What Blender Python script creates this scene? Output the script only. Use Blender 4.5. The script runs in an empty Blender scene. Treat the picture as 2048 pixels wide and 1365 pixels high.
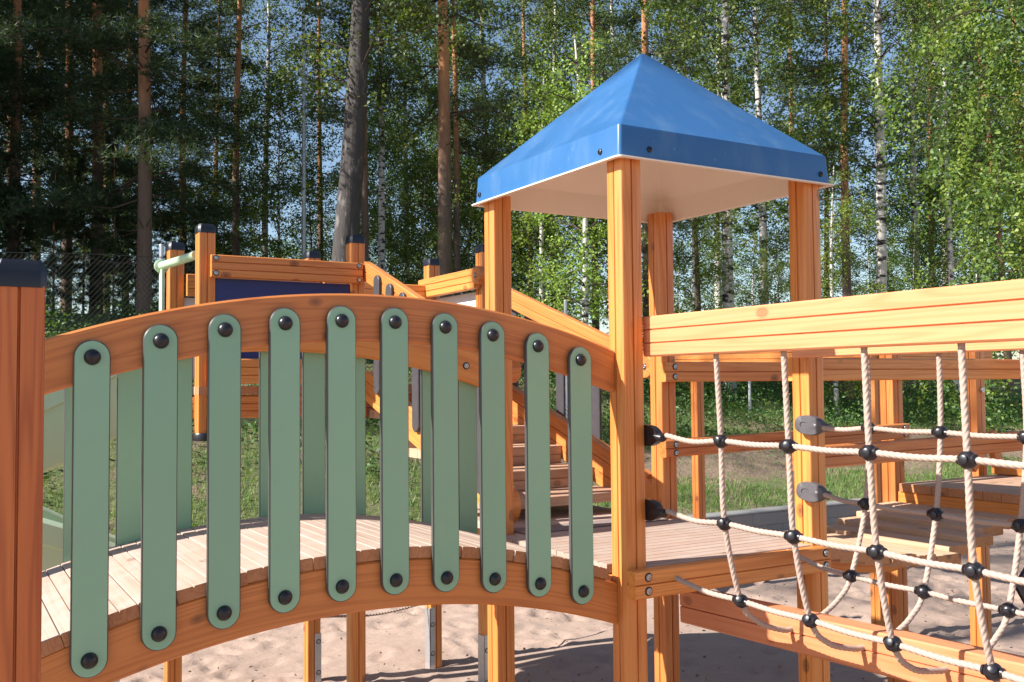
import bpy, math, random
import numpy as np
from mathutils import Vector, Matrix
random.seed(7); RNG = np.random.default_rng(11)
SC = bpy.context.scene; COL = SC.collection
R = math.radians

# ------------------------------------------------------------------ camera
YAW, PITCH, ROLL = 0.5339, 0.0437, -0.0089
cF = np.array([math.sin(YAW), math.cos(YAW), 0.]); cR = np.array([math.cos(YAW), -math.sin(YAW), 0.]); cU = np.array([0, 0, 1.])
F2 = cF*math.cos(PITCH)+cU*math.sin(PITCH); U2 = cU*math.cos(PITCH)-cF*math.sin(PITCH)
R3 = cR*math.cos(ROLL)+U2*math.sin(ROLL); U3 = U2*math.cos(ROLL)-cR*math.sin(ROLL)
cd = bpy.data.cameras.new('camera'); cam = bpy.data.objects.new('camera', cd); COL.objects.link(cam)
cam.matrix_world = Matrix(((R3[0], U3[0], -F2[0], 0), (R3[1], U3[1], -F2[1], 0), (R3[2], U3[2], -F2[2], 0), (0, 0, 0, 1)))
cd.sensor_width = 36; cd.lens = 36*1954.8/2048; cd.clip_start = 0.05; cd.clip_end = 2000
SC.camera = cam

# ------------------------------------------------------------------ sky and sun
SUN_EL, SUN_PHI = R(38), R(10)
sdir = Vector((-math.cos(SUN_PHI)*math.cos(SUN_EL), math.sin(SUN_PHI)*math.cos(SUN_EL), math.sin(SUN_EL)))
W = bpy.data.worlds.new('World'); SC.world = W; W.use_nodes = True
wn = W.node_tree; bg = wn.nodes['Background']
sky = wn.nodes.new('ShaderNodeTexSky'); sky.sky_type = 'NISHITA'; sky.sun_disc = False
sky.sun_elevation = SUN_EL; sky.sun_rotation = math.atan2(sdir.x, sdir.y); sky.air_density = 1.0; sky.dust_density = 0.5; sky.ozone_density = 1.6
wn.links.new(sky.outputs[0], bg.inputs[0]); bg.inputs[1].default_value = 0.08
sl = bpy.data.lights.new('sun', 'SUN'); so = bpy.data.objects.new('sun', sl); COL.objects.link(so)
sl.energy = 5.0; sl.angle = R(0.53); sl.color = (1.0, 0.955, 0.90)
so.rotation_euler = sdir.to_track_quat('Z', 'Y').to_euler()
SC.view_settings.view_transform = 'Standard'; SC.view_settings.look = 'None'; SC.view_settings.gamma = 1
SC.view_settings.exposure = 1.1

# ------------------------------------------------------------------ nodes
class NT:
    def __init__(s, name):
        s.m = bpy.data.materials.new(name); s.m.use_nodes = True; s.t = s.m.node_tree
        s.b = s.t.nodes['Principled BSDF']; s.o = s.t.nodes['Material Output']
    def n(s, typ, ins=None, **kw):
        nd = s.t.nodes.new('ShaderNode'+typ)
        for k, v in kw.items(): setattr(nd, k, v)
        for k, v in (ins or {}).items(): s.set(nd.inputs[k], v)
        return nd
    def set(s, sock, v):
        if isinstance(v, bpy.types.NodeSocket): s.t.links.new(v, sock)
        elif isinstance(v, bpy.types.Node): s.t.links.new(v.outputs[0], sock)
        else: sock.default_value = v
    def P(s, **kw):
        for k, v in kw.items(): s.set(s.b.inputs[k.replace('_', ' ')], v)
        return s
    def math(s, op, a, b=0.0, c=False):
        return s.n('Math', {0: a, 1: b}, operation=op, use_clamp=c).outputs[0]
    def mix(s, f, a, b, bt='MIX'):
        nd = s.n('Mix', data_type='RGBA', blend_type=bt); s.set(nd.inputs[0], f)
        for i, v in ((6, a), (7, b)): s.set(nd.inputs[i], v if not isinstance(v, tuple) else (*v, 1))
        return nd.outputs[2]
    def noise(s, vec, scale=1.0, detail=3.0, rough=.5, dist=0.0):
        i = {'Scale': scale, 'Detail': detail, 'Roughness': rough, 'Distortion': dist}
        if vec is not None: i['Vector'] = vec
        return s.n('TexNoise', i).outputs[0]
    def ramp(s, f, stops):
        nd = s.n('ValToRGB', {0: f}); e = nd.color_ramp.elements
        while len(e) < len(stops): e.new(.5)
        for k, (p, c) in enumerate(stops):
            e[k].position = p; e[k].color = (*c, 1) if isinstance(c, tuple) else (c, c, c, 1)
        return nd.outputs[0]
    def vmul(s, v, k): return s.n('VectorMath', {0: v, 1: k}, operation='MULTIPLY').outputs[0]
    def bump(s, h, strength=.3, dist=.01): return s.n('Bump', {'Height': h, 'Strength': strength, 'Distance': dist}).outputs[0]

def mat_plain(name, col, rough=.5, spec=.5, metal=0., var=0., vs=6., coat=0., bump=0.):
    t = NT(name)
    g = t.n('NewGeometry').outputs['Position']
    c = (*col, 1)
    if var:
        c = t.mix(t.noise(g, vs, 4), tuple(x*(1-var) for x in col), tuple(min(1, x*(1+var)) for x in col))
    t.P(Base_Color=c, Roughness=t.ramp(t.noise(g, vs*4, 3), [(.3, rough*.85), (.7, min(1, rough*1.15))]), Metallic=metal, Coat_Weight=coat)
    t.b.inputs['Specular IOR Level'].default_value = spec
    if bump: t.P(Normal=t.bump(t.noise(g, vs*30, 3), bump, .004))
    return t.m

def mat_wood(name, light, dark, knot, rough=.5, worn=0.0, coat=0.0):
    t = NT(name)
    a = t.n('Attribute', attribute_name='gp').outputs['Vector']
    low = t.noise(t.vmul(a, (.55, 15, 15)), 1.0, 2.0, .45, .35)
    rings = t.math('ADD', .5, t.math('MULTIPLY', t.math('SINE', t.math('MULTIPLY', low, 62.0)), .5))
    fine = t.noise(t.vmul(a, (5, 190, 190)), 1.0, 3.0)
    tone = t.noise(t.vmul(a, (.35, 6, 6)), 1.0, 1.0)
    f = t.math('ADD', t.math('MULTIPLY', t.math('POWER', rings, 2.5), .42), t.math('MULTIPLY', fine, .55))
    f = t.math('ADD', f, t.math('MULTIPLY', t.math('SUBTRACT', tone, .5), 1.3), c=True)
    c = t.mix(f, light, dark)
    vn = t.n('TexVoronoi', {'Vector': t.vmul(a, (5.0, 8, 8)), 'Scale': 1.0}, feature='F1')
    gate = t.math('GREATER_THAN', t.n('SeparateXYZ', {0: vn.outputs['Color']}).outputs[0], .45)
    kn = t.math('MULTIPLY', t.ramp(vn.outputs['Distance'], [(.05, 1.0), (.085, .5), (.10, .85), (.17, 0.0)]), gate)
    ck = t.ramp(t.noise(t.vmul(a, (1.3, 150, 150)), 1, 2.0), [(.70, 0.0), (.76, .55)]); c = t.mix(ck, c, knot)
    c = t.mix(t.math('MULTIPLY', kn, .8), c, knot)
    c = t.n('HueSaturation', {'Hue': t.math('ADD', .494, t.math('MULTIPLY', t.n('ObjectInfo').outputs['Random'], .008)), 'Value': t.math('ADD', .86, t.math('MULTIPLY', t.n('ObjectInfo').outputs['Random'], .22)), 'Color': c}).outputs[0]
    if worn:
        g = t.n('NewGeometry').outputs['Position']
        sp = t.ramp(t.noise(g, 9, 5, .65), [(.42, 0.0), (.7, 1.0)])
        c = t.mix(t.math('MULTIPLY', sp, worn), c, (.46, .39, .34))
    t.P(Base_Color=c, Roughness=t.ramp(fine, [(.3, rough-.08), (.7, rough+.1)]), Coat_Weight=coat, Coat_Roughness=.35,
        Normal=t.bump(t.math('ADD', t.math('MULTIPLY', fine, .6), t.math('MULTIPLY', rings, .25)), .25, .002))
    return t.m

M = {}
M['wood'] = mat_wood('stained_wood', (.73, .292, .070), (.49, .140, .024), (.10, .025, .008), .44, coat=.15)
M['wood_pale'] = mat_wood('pale_stained_wood', (.74, .315, .145), (.62, .215, .078), (.20, .06, .02), .46, coat=.15)
M['wood_red'] = mat_wood('red_brown_stained_wood', (.60, .160, .034), (.33, .064, .012), (.09, .022, .008), .44, coat=.15)
M['wood_lam'] = mat_wood('laminated_wood', (.66, .245, .054), (.42, .118, .020), (.09, .025, .008), .44, coat=.15)
M['deck'] = mat_wood('worn_deck_wood', (.49, .365, .285), (.37, .255, .185), (.16, .09, .055), .65, worn=.6)
M['tread'] = mat_wood('stair_tread_wood', (.58, .37, .235), (.42, .24, .13), (.15, .06, .02), .6, worn=.3)
M['endgrain'] = mat_wood('stained_board_end', (.52, .24, .10), (.36, .14, .05), (.12, .05, .02), .6)
def mat_green():
    t = NT('green_laminate'); g = t.n('NewGeometry').outputs['Position']; r = t.n('ObjectInfo').outputs['Random']
    c = t.mix(t.noise(g, 3, 4), (.235, .430, .285), (.265, .470, .310))
    sc = t.ramp(t.noise(t.vmul(g, (60, 60, 9)), 1, 5, .7), [(.66, 0.0), (.73, .5)]); c = t.mix(sc, c, (.36, .47, .38))
    du = t.ramp(t.noise(g, 14, 5, .7), [(.55, 0.0), (.8, .35)]); c = t.mix(du, c, (.30, .36, .27))
    c = t.n('HueSaturation', {'Value': t.math('ADD', .94, t.math('MULTIPLY', r, .12)), 'Color': c}).outputs[0]
    t.P(Base_Color=c, Roughness=t.ramp(t.noise(g, 9, 4), [(.3, .36), (.7, .55)]), Normal=t.bump(t.noise(g, 60, 3), .05, .003)); return t.m
M['green'] = mat_green()
M['core'] = mat_plain('dark_laminate_core', (.06, .062, .06), .36, .6)
M['black'] = mat_plain('black_plastic', (.012, .011, .014), .34, .5, var=.2)
M['connector_sunlit'] = mat_plain('sunlit_grey_connector', (.085, .08, .085), .42, .6, var=.25, vs=30)  # sockets are black plastic; this grey stands in for sun glare
M['cap'] = mat_plain('dark_post_cap', (.012, .014, .022), .38, .5, var=.3, vs=20)
M['baluster'] = mat_plain('dark_grey_laminate', (.055, .05, .055), .5, .5, var=.25, vs=20)
def mat_roof():
    t = NT('blue_roof_plastic'); g = t.n('NewGeometry').outputs['Position']
    c = t.mix(t.noise(g, 3, 4), (.024, .112, .29), (.034, .130, .305))
    st = t.ramp(t.noise(t.vmul(g, (7, 7, 2.2)), 1, 6, .65), [(.50, 0.0), (.85, .5)]); c = t.mix(st, c, (.15, .25, .36))
    sp = t.ramp(t.n('TexVoronoi', {'Vector': g, 'Scale': 26.0}).outputs['Distance'], [(.03, .7), (.06, 0.0)]); c = t.mix(sp, c, (.40, .45, .50))
    t.P(Base_Color=c, Roughness=t.ramp(t.noise(g, 5, 5), [(.3, .30), (.7, .5)]), Coat_Weight=.15); return t.m
M['blue'] = mat_roof()
M['white'] = mat_plain('white_underside', (.80, .71, .61), .55, .4, var=.07, vs=4)
M['panelblue'] = mat_plain('navy_panel', (.008, .022, .14), .4, .5, var=.08)
M['panelwhite'] = mat_plain('pale_panel', (.62, .62, .64), .5, .5, var=.05)
M['purple'] = mat_plain('dark_panel', (.018, .012, .022), .5, .5, var=.2)
M['slide'] = mat_plain('slide_green', (.47, .60, .41), .38, .5, var=.06)
M['steel'] = mat_plain('galvanised_steel', (.52, .53, .55), .45, .5, metal=.8, var=.2, vs=25)
M['bolt'] = mat_plain('bolt_steel', (.45, .44, .43), .35, .5, metal=.9)
M['fence'] = mat_plain('fence_wire', (.02, .023, .02), .7, .2)
M['speckle'] = mat_plain('speckled_strip', (.24, .19, .17), .8, .3, var=.7, vs=160)

def mat_rope():
    t = NT('beige_rope'); a = t.n('Attribute', attribute_name='gp').outputs['Vector']
    c = t.mix(t.noise(t.vmul(a, (300, 300, 300)), 1, 3), (.46, .355, .295), (.33, .245, .195))
    t.P(Base_Color=c, Roughness=.85, Normal=t.bump(t.noise(t.vmul(a, (900, 300, 300)), 1, 2), .3, .001)); return t.m
M['rope'] = mat_rope()

def mat_leaf(name, c1, c2, c3, trans=.4):
    t = NT(name); t.t.nodes.remove(t.b)
    rnd = t.n('NewGeometry').outputs['Random Per Island']
    ob = t.n('ObjectInfo').outputs['Random']
    c = t.ramp(rnd, [(0.0, c1), (.55, c2), (1.0, c3)])
    c = t.n('HueSaturation', {'Hue': t.math('ADD', .485, t.math('MULTIPLY', ob, .03)), 'Value': t.math('ADD', .62, t.math('MULTIPLY', ob, .7)), 'Color': c}).outputs[0]
    d = t.n('BsdfDiffuse', {'Color': c}); tr = t.n('BsdfTranslucent', {'Color': t.mix(.35, c, (.22, .30, .02))}); gl = t.n('BsdfGlossy', {'Color': (1, 1, 1, 1), 'Roughness': .6})
    m1 = t.n('MixShader', {0: trans, 1: d, 2: tr}); m2 = t.n('MixShader', {0: .03, 1: m1, 2: gl})
    t.t.links.new(m2.outputs[0], t.o.inputs[0]); return t.m
M['birchleaf'] = mat_leaf('birch_leaves', (.070, .145, .016), (.135, .225, .028), (.23, .30, .05), .45)
M['birchleaf_dark'] = mat_leaf('shade_birch_leaves', (.030, .078, .012), (.060, .125, .018), (.10, .16, .03), .35)  # darker copy for shade-leaf clumps, the shade put into the colour
M['birchleaf_light'] = mat_leaf('sun_birch_leaves', (.13, .21, .022), (.21, .29, .038), (.30, .36, .06), .48)  # lighter copy for sun-leaf clumps, brightness put into the colour
M['brightleaf'] = mat_leaf('young_birch_leaves', (.16, .26, .03), (.26, .36, .05), (.36, .44, .09), .48)
M['pineleaf'] = mat_leaf('pine_needles', (.035, .068, .020), (.070, .110, .032), (.15, .17, .055), .28)
M['spruceleaf'] = mat_leaf('spruce_needles', (.018, .042, .016), (.032, .062, .022), (.05, .085, .03), .2)
M['grass'] = mat_leaf('grass_blades', (.045, .13, .014), (.10, .22, .022), (.30, .31, .10), .35)
M['weeds'] = mat_leaf('weed_leaves', (.035, .085, .018), (.06, .135, .025), (.12, .20, .04), .35)

def mat_bark(kind):
    t = NT(kind+'_bark'); tc = t.n('TexCoord').outputs['Object']
    z = t.n('SeparateXYZ', {0: tc}).outputs[2]
    n = t.noise(t.vmul(tc, (14, 14, 3.2)), 1, 5, .65)
    if kind == 'pine':
        lo = t.mix(n, (.085, .055, .042), (.22, .15, .115)); hi = t.mix(n, (.34, .14, .06), (.60, .29, .14))
        f = t.ramp(t.math('ADD', t.math('MULTIPLY', z, .1), t.math('MULTIPLY', t.math('SUBTRACT', n, .5), .25)), [(.34, 0.0), (.62, 1.0)])
        c = t.mix(f, lo, hi)
    elif kind == 'birch':
        b = t.noise(t.vmul(tc, (3.5, 3.5, 11)), 1, 4, .6); b2 = t.noise(t.vmul(tc, (2, 2, 2.2)), 1, 3, .5)
        mk = t.ramp(t.math('ADD', b, t.math('MULTIPLY', b2, .35)), [(.70, 0.0), (.76, 1.0)])
        c = t.mix(mk, t.mix(n, (.50, .46, .42), (.68, .64, .60)), (.035, .03, .028))
        base = t.ramp(t.math('ADD', t.math('MULTIPLY', z, .35), t.math('MULTIPLY', n, .5)), [(.15, 1.0), (.5, 0.0)])
        c = t.mix(t.math('MULTIPLY', base, .8), c, (.07, .06, .05))
    else:
        pa = t.ramp(t.noise(t.vmul(tc, (6, 6, 2)), 1, 4, .6), [(.56, 0.0), (.66, 1.0)])
        c = t.mix(t.math('MULTIPLY', pa, .6), t.mix(n, (.028, .024, .023), (.085, .072, .066)), (.26, .24, .23))
    t.P(Base_Color=c, Roughness=.9, Normal=t.bump(n, .8, .03)); return t.m
for k in ('pine', 'birch', 'dark'): M[k+'bark'] = mat_bark(k)
M['twig'] = mat_plain('twig_bark', (.085, .06, .045), .9, .2, var=.4)

def mat_sand():
    t = NT('sand'); g = t.n('NewGeometry').outputs['Position']
    a = t.noise(g, 1.6, 5, .6); b = t.noise(g, 90, 3, .6); d = t.noise(t.vmul(g, (7, 12, 9)), 1, 5, .55)
    c = t.mix(a, (.35, .25, .195), (.405, .30, .24)); c = t.mix(t.ramp(b, [(.35, 0.0), (.75, .45)]), c, (.24, .175, .14))
    c = t.mix(t.ramp(t.noise(g, 35, 4, .7), [(.70, 0.0), (.75, .5)]), c, (.15, .10, .075))
    h = t.math('ADD', t.math('MULTIPLY', d, 1.0), t.math('MULTIPLY', b, .12))
    t.P(Base_Color=c, Roughness=.95, Normal=t.bump(h, .55, .03)); t.b.inputs['Specular IOR Level'].default_value = .2; return t.m
M['sand'] = mat_sand()

def mat_bank():
    t = NT('bank_soil'); g = t.n('NewGeometry').outputs['Position']
    n = t.noise(g, 1.1, 5, .6); n2 = t.noise(g, 14, 5, .65)
    soil = t.mix(n2, (.12, .08, .05), (.30, .215, .145)); gr = t.mix(n2, (.045, .075, .018), (.19, .19, .07))
    xy = t.n('SeparateXYZ', {0: g}); x_, y_ = xy.outputs[0], xy.outputs[1]
    wob = t.math('MULTIPLY', t.math('SUBTRACT', n, .5), 2.4)
    yy = t.math('ADD', y_, wob)
    m1 = t.ramp(t.math('MULTIPLY', t.math('SUBTRACT', yy, 9.5), .2), [(.10, 0.0), (.16, 1.0), (.44, 1.0), (.54, 0.0)])
    m2 = t.ramp(t.math('SUBTRACT', x_, t.math('MULTIPLY', y_, .5)), [(.0, 0.0), (.6, 1.0)])
    m3 = t.ramp(n, [(.52, 0.0), (.62, 1.0)])
    c = t.mix(t.math('MAXIMUM', t.math('MULTIPLY', m1, m2), t.math('MULTIPLY', m3, .9)), gr, soil)
    t.P(Base_Color=c, Roughness=.95, Normal=t.bump(n2, .8, .06)); return t.m
M['bank'] = mat_bank()
def mat_kerb():
    t = NT('concrete_kerb'); g = t.n('NewGeometry').outputs['Position']
    n = t.noise(g, 20, 5, .6); br = t.n('TexBrick', {'Vector': t.n('CombineXYZ', {0: t.n('SeparateXYZ', {0: g}).outputs[0], 1: t.n('SeparateXYZ', {0: g}).outputs[2]}).outputs[0], 'Scale': 1.0, 'Brick Width': 1.0, 'Row Height': .145, 'Mortar Size': .006, 'Color1': (.20, .19, .185, 1), 'Color2': (.17, .165, .16, 1), 'Mortar': (.09, .085, .085, 1)}).outputs[0]
    t.P(Base_Color=t.mix(t.math('MULTIPLY', n, .5), br, (.30, .285, .27)), Roughness=.9, Normal=t.bump(n, .4, .004)); return t.m
M['kerb'] = mat_kerb()

# ------------------------------------------------------------------ mesh helpers
def unit(v): v = np.asarray(v, float); return v/(np.linalg.norm(v)+1e-12)
def crom(pts, n=8):
    p = np.array(pts, float); q = np.vstack([2*p[0]-p[1], p, 2*p[-1]-p[-2]]); out = []
    for i in range(1, len(q)-2):
        a, b, c, d = q[i-1:i+3]
        for k in range(n):
            t = k/n; out.append(.5*((2*b)+(c-a)*t+(2*a-5*b+4*c-d)*t*t+(3*b-a-3*c+d)*t**3))
    out.append(p[-1]); return np.array(out)

class MB:
    def __init__(s): s.v = []; s.f = []; s.g = []; s.mi = []
    def add(s, v, f, g=None, mi=0):
        o = len(s.v); s.v += [tuple(map(float, x)) for x in v]; s.f += [tuple(i+o for i in x) for x in f]
        s.g += [tuple(map(float, x)) for x in (v if g is None else g)]; s.mi += [mi]*len(f)
    def sweep(s, prof, pts, up=(0, 0, 1), cap=True, closed=False, scale=None, mi=0, capmi=None, side=None, fixed=False):
        pts = np.array(pts, float); n = len(pts); m = len(prof); V = []; G = []
        off = np.array([random.uniform(-30, 30) for _ in range(3)]); L = 0
        for i in range(n):
            t = unit(pts[min(i+1, n-1)]-pts[max(i-1, 0)])
            if fixed: sd = np.array(side, float); u2 = np.array(up, float)
            else: sd = unit(np.cross(t, up)); u2 = np.cross(sd, t)
            if i: L += np.linalg.norm(pts[i]-pts[i-1])
            k = 1 if scale is None else scale[i]
            for a, b in prof:
                V.append(pts[i]+sd*a*k+u2*b*k); G.append(off+np.array([L, a, b]))
        Fc = []
        for i in range(n-1):
            for j in range(m):
                k = (j+1) % m; Fc.append((i*m+j, i*m+k, (i+1)*m+k, (i+1)*m+j))
        s.add(V, Fc, G, mi)
        if cap:
            b = len(s.v)-n*m; cm = mi if capmi is None else capmi
            s.f.append(tuple(b+j for j in range(m))[::-1]); s.mi.append(cm); s.f.append(tuple(b+(n-1)*m+j for j in range(m))); s.mi.append(cm)
        return s
    def bar(s, p0, p1, prof, up=(0, 0, 1), mi=0, capmi=None): return s.sweep(prof, [p0, p1], up, mi=mi, capmi=capmi)
    def box(s, lo, hi, c=.003, mi=0, axis=None):
        lo = np.array(lo, float); hi = np.array(hi, float); d = hi-lo; ax = int(np.argmax(d)) if axis is None else axis; m = (lo+hi)/2
        p0 = m.copy(); p1 = m.copy(); p0[ax] = lo[ax]; p1[ax] = hi[ax]
        if ax == 2: up = (0, 1, 0); a, b = d[0]/2, d[1]/2
        elif ax == 0: up = (0, 0, 1); a, b = d[1]/2, d[2]/2
        else: up = (0, 0, 1); a, b = d[0]/2, d[2]/2
        return s.bar(p0, p1, rect(a, b, c), up, mi)
    def lathe(s, prof, c, axis=(0, 0, 1), n=16, mi=0):
        ax = unit(axis); t = unit(np.cross(ax, (0.3, .9, .2))); b = np.cross(ax, t); c = np.array(c, float); V = []
        for r, h in prof:
            for k in range(n):
                an = 2*math.pi*k/n; V.append(c+ax*h+(t*math.cos(an)+b*math.sin(an))*max(r, 1e-5))
        Fc = [(i*n+k, i*n+(k+1) % n, (i+1)*n+(k+1) % n, (i+1)*n+k) for i in range(len(prof)-1) for k in range(n)]
        Fc.append(tuple(range(n))[::-1]); Fc.append(tuple((len(prof)-1)*n+k for k in range(n)))
        s.add(V, Fc, None, mi); return s
    def tube(s, pts, r, n=8, mi=0, cap=True, scale=None):
        pts = np.array(pts, float); d = unit(pts[-1]-pts[0]); up = (0, 0, 1) if abs(d[2]) < .9 else (0, 1, 0)
        return s.sweep([(r*math.cos(2*math.pi*k/n), r*math.sin(2*math.pi*k/n)) for k in range(n)], pts, up, cap, scale=scale, mi=mi)
    def rope(s, pts, r, pitch=.075, strands=4, step=.006, n=20):
        p = crom(pts, 24); seg = np.linalg.norm(np.diff(p, axis=0), axis=1); L = np.concatenate([[0], np.cumsum(seg)])
        k = max(4, int(L[-1]/step)); q = np.linspace(0, L[-1], k); P = np.stack([np.interp(q, L, p[:, i]) for i in range(3)], 1)
        T = np.gradient(P, axis=0); T /= np.linalg.norm(T, axis=1)[:, None]
        nrm = unit(np.cross(T[0], (0.31, 0.2, .93) if abs(T[0][2]) < .9 else (1, .1, .2))); V = []; G = []
        for i in range(k):
            nrm = unit(nrm-T[i]*np.dot(nrm, T[i])); bi = np.cross(T[i], nrm)
            for j in range(n):
                an = 2*math.pi*j/n; rr = r*(.84+.20*abs(math.cos(strands/2*an))**.8)
                a2 = an+2*math.pi*q[i]/pitch
                V.append(P[i]+(nrm*math.cos(a2)+bi*math.sin(a2))*rr); G.append((q[i], math.cos(an)*r, math.sin(an)*r))
        Fc = [(i*n+j, i*n+(j+1) % n, (i+1)*n+(j+1) % n, (i+1)*n+j) for i in range(k-1) for j in range(n)]
        Fc += [tuple(range(n))[::-1], tuple((k-1)*n+j for j in range(n))]
        s.add(V, Fc, G); return s
    def mesh(s, name, mats, smooth=True, ang=35):
        me = bpy.data.meshes.new(name); me.from_pydata(s.v, [], s.f)
        for m in (mats if isinstance(mats, (list, tuple)) else [mats]): me.materials.append(m)
        me.polygons.foreach_set('material_index', s.mi)
        at = me.attributes.new('gp', 'FLOAT_VECTOR', 'POINT'); at.data.foreach_set('vector', np.array(s.g, np.float32).ravel())
        if smooth:
            me.polygons.foreach_set('use_smooth', [True]*len(me.polygons)); me.set_sharp_from_angle(angle=R(ang))
        me.update(); return me

def link(name, data, parent=None, loc=None):
    o = bpy.data.objects.new(name, data); COL.objects.link(o)
    if parent is not None: o.parent = parent
    if loc is not None: o.location = loc
    return o
def part(name, mb, mat, parent, ang=35):
    """mesh given in world coordinates, hung under its thing (or part)"""
    o = link(name, mb.mesh(name, mat, ang=ang), parent)
    w = Vector((0, 0, 0)); p = parent
    while p is not None: w += Vector(p.location); p = p.parent
    o.location = -w; return o
def place(name, me, parent, loc):
    o = link(name, me, parent); w = Vector((0, 0, 0)); p = parent
    while p is not None: w += Vector(p.location); p = p.parent
    o.location = Vector(loc)-w; return o
def thing(name, label, cat, loc=(0, 0, 0), group=None, data=None):
    o = link(name, data, None, loc); o['label'] = label; o['category'] = cat
    if group: o['group'] = group
    return o

def rect(a, b, c=.003): return [(-a+c, -b), (a-c, -b), (a, -b+c), (a, b-c), (a-c, b), (-a+c, b), (-a, b-c), (-a, -b+c)]
def post_prof(w=.087, c=.008, gw=.0035, gd=.007):
    h = w/2; out = []
    for k in range(4):
        q = [(-h+c*.3, -h+c*.35), (-h+c, -h), (-gw, -h), (-gw*.4, -h+gd), (gw*.4, -h+gd), (gw, -h), (h-c, -h)]
        for x, y in q:
            for _ in range(k): x, y = -y, x
            out.append((x, y))
    return out
def beam_prof(t, hgt, n, c=.005, gw=.003, gd=.007):
    """stack of n boards, thickness t, total height hgt, notched at each joint"""
    a = t/2; b = hgt/2; R_ = [(a-c, -b), (a, -b+c)]
    for k in range(1, n):
        y = -b+hgt*k/n; R_ += [(a, y-gw), (a-gd, y-gw*.3), (a-gd, y+gw*.3), (a, y+gw)]
    R_ += [(a, b-c), (a-c, b)]
    return R_+[(-x, y) for x, y in R_[::-1]]
PP = post_prof()
X0, X1, Y0, Y1, G = 2.045, 2.925, 2.69, 3.57, -1.85
HW = .0435

def post(parent, x, y, z0, z1, name='post'):
    return part(name, MB().bar((x, y, z0), (x, y, z1), PP, (0, 1, 0)), M['wood'], parent)
def cap_mesh(w=.094, h=.042):
    m = MB(); a = w/2; c = .012
    def ring(k, z): return [(x*k, y*k, z) for x, y in rect(a, a, c)]
    rings = [ring(1, -.006), ring(1, h*.52), ring(.98, h*.56), ring(.93, h*.80), ring(.80, h)]
    V = sum(rings, []); Fc = [(i*8+j, i*8+(j+1) % 8, (i+1)*8+(j+1) % 8, (i+1)*8+j) for i in range(4) for j in range(8)]
    Fc += [tuple(range(8))[::-1], tuple(32+j for j in range(8))]; m.add(V, Fc)
    return m.mesh('cap', M['cap'])
CAP = cap_mesh()
def bolt_mesh(r=.0125, h=.005):
    m = MB(); m.lathe([(r*1.25, 0), (r*1.25, .001), (r*.95, .0012)], (0, 0, 0), n=16, mi=1); m.lathe([(r*.9, .001), (r*.86, h*.8), (r*.7, h), (r*.42, h), (r*.36, h*.5)], (0, 0, 0), n=14)
    return m.mesh('bolt', [M['bolt'], M['cap']])
BOLT = bolt_mesh()
def bolt(parent, p, d):
    o = place('bolt', BOLT, parent, p); o.rotation_euler = Vector(d).to_track_quat('Z', 'Y').to_euler(); return o
def hcap_mesh():
    pr = [(.0195*math.cos(a), .002+.015*math.sin(a)) for a in np.linspace(0, math.pi/2*.97, 8)]
    return MB().lathe([(.020, 0), (.0205, .002)]+pr, (0, 0, 0), (0, -1, 0), 24).mesh('bolt_cap', M['black'])
HCAP = hcap_mesh()

# ------------------------------------------------------------------ terrain
def sstep(a, b, x): t = np.clip((x-a)/(b-a), 0, 1); return t*t*(3-2*t)
def bank_z(x, y):
    x = np.asarray(x, float); y = np.asarray(y, float); t = np.maximum(0, y-8.95); az = np.arctan2(x, y)
    k = sstep(.1, .85, az); g = .36*(1-k)+.22*k; top = 3.5*(1-k)+2.0*k
    z = -1.6+top*np.tanh(g*t/top)
    return z+.06*np.sin(x*1.3+1)*np.cos(y*1.7)*np.clip(t, 0, 1)+.10*np.sin(x*.45+y*.6)*np.clip(t*.3, 0, 1)
def grid_obj(name, xs, ys, zf, mat):
    X, Y = np.meshgrid(xs, ys); Z = zf(X, Y); nx, ny = len(xs), len(ys)
    v = np.stack([X.ravel(), Y.ravel(), Z.ravel()], 1); i = np.arange((ny-1)*nx).reshape(ny-1, nx)[:, :-1].ravel()
    f = np.stack([i, i+1, i+nx+1, i+nx], 1)
    me = bpy.data.meshes.new(name); me.from_pydata(v.tolist(), [], f.tolist()); me.materials.append(mat)
    me.polygons.foreach_set('use_smooth', [True]*len(f)); o = link(name, me); o['kind'] = 'structure'; return o
def sand_z(X, Y):
    z = np.zeros_like(X)
    for k in range(22):
        a = RNG.uniform(0, 6.28); fr = 2**RNG.uniform(0, 4.2); z += .013/fr**.8*np.sin((X*math.cos(a)+Y*math.sin(a))*fr+RNG.uniform(0, 6))
    n = 900; px = RNG.uniform(-1, 11, n); py = RNG.uniform(2.5, 8.7, n); an = RNG.uniform(0, 6.28, n)
    for a, b, t in zip(px, py, an):
        m = (abs(X-a) < .35) & (abs(Y-b) < .35)
        if not m.any(): continue
        dx = X[m]-a; dy = Y[m]-b; u = dx*math.cos(t)+dy*math.sin(t); w = -dx*math.sin(t)+dy*math.cos(t)
        r2 = (u/.11)**2+(w/.055)**2; z[m] += -.022*np.exp(-r2)+.012*np.exp(-((np.sqrt(r2)-1.5)/.4)**2)
    return G-.01+z*np.clip((8.8-Y)/.4, .1, 1)
gx = np.concatenate([np.linspace(-90, -2, 18)[:-1], np.arange(-2, 11.5, .04), np.linspace(11.6, 120, 22)])
gy = np.concatenate([np.linspace(-90, 2.4, 18)[:-1], np.arange(2.4, 8.88, .04)])
grid_obj('sand_ground', gx, gy, sand_z, M['sand'])
bx = np.concatenate([np.linspace(-120, -6, 16)[:-1], np.arange(-6, 26, .22), np.linspace(26.3, 200, 24)])
by = np.concatenate([np.arange(8.93, 24, .2), np.linspace(24.3, 220, 30)])
grid_obj('grass_bank', bx, by, bank_z, M['bank'])
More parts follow.
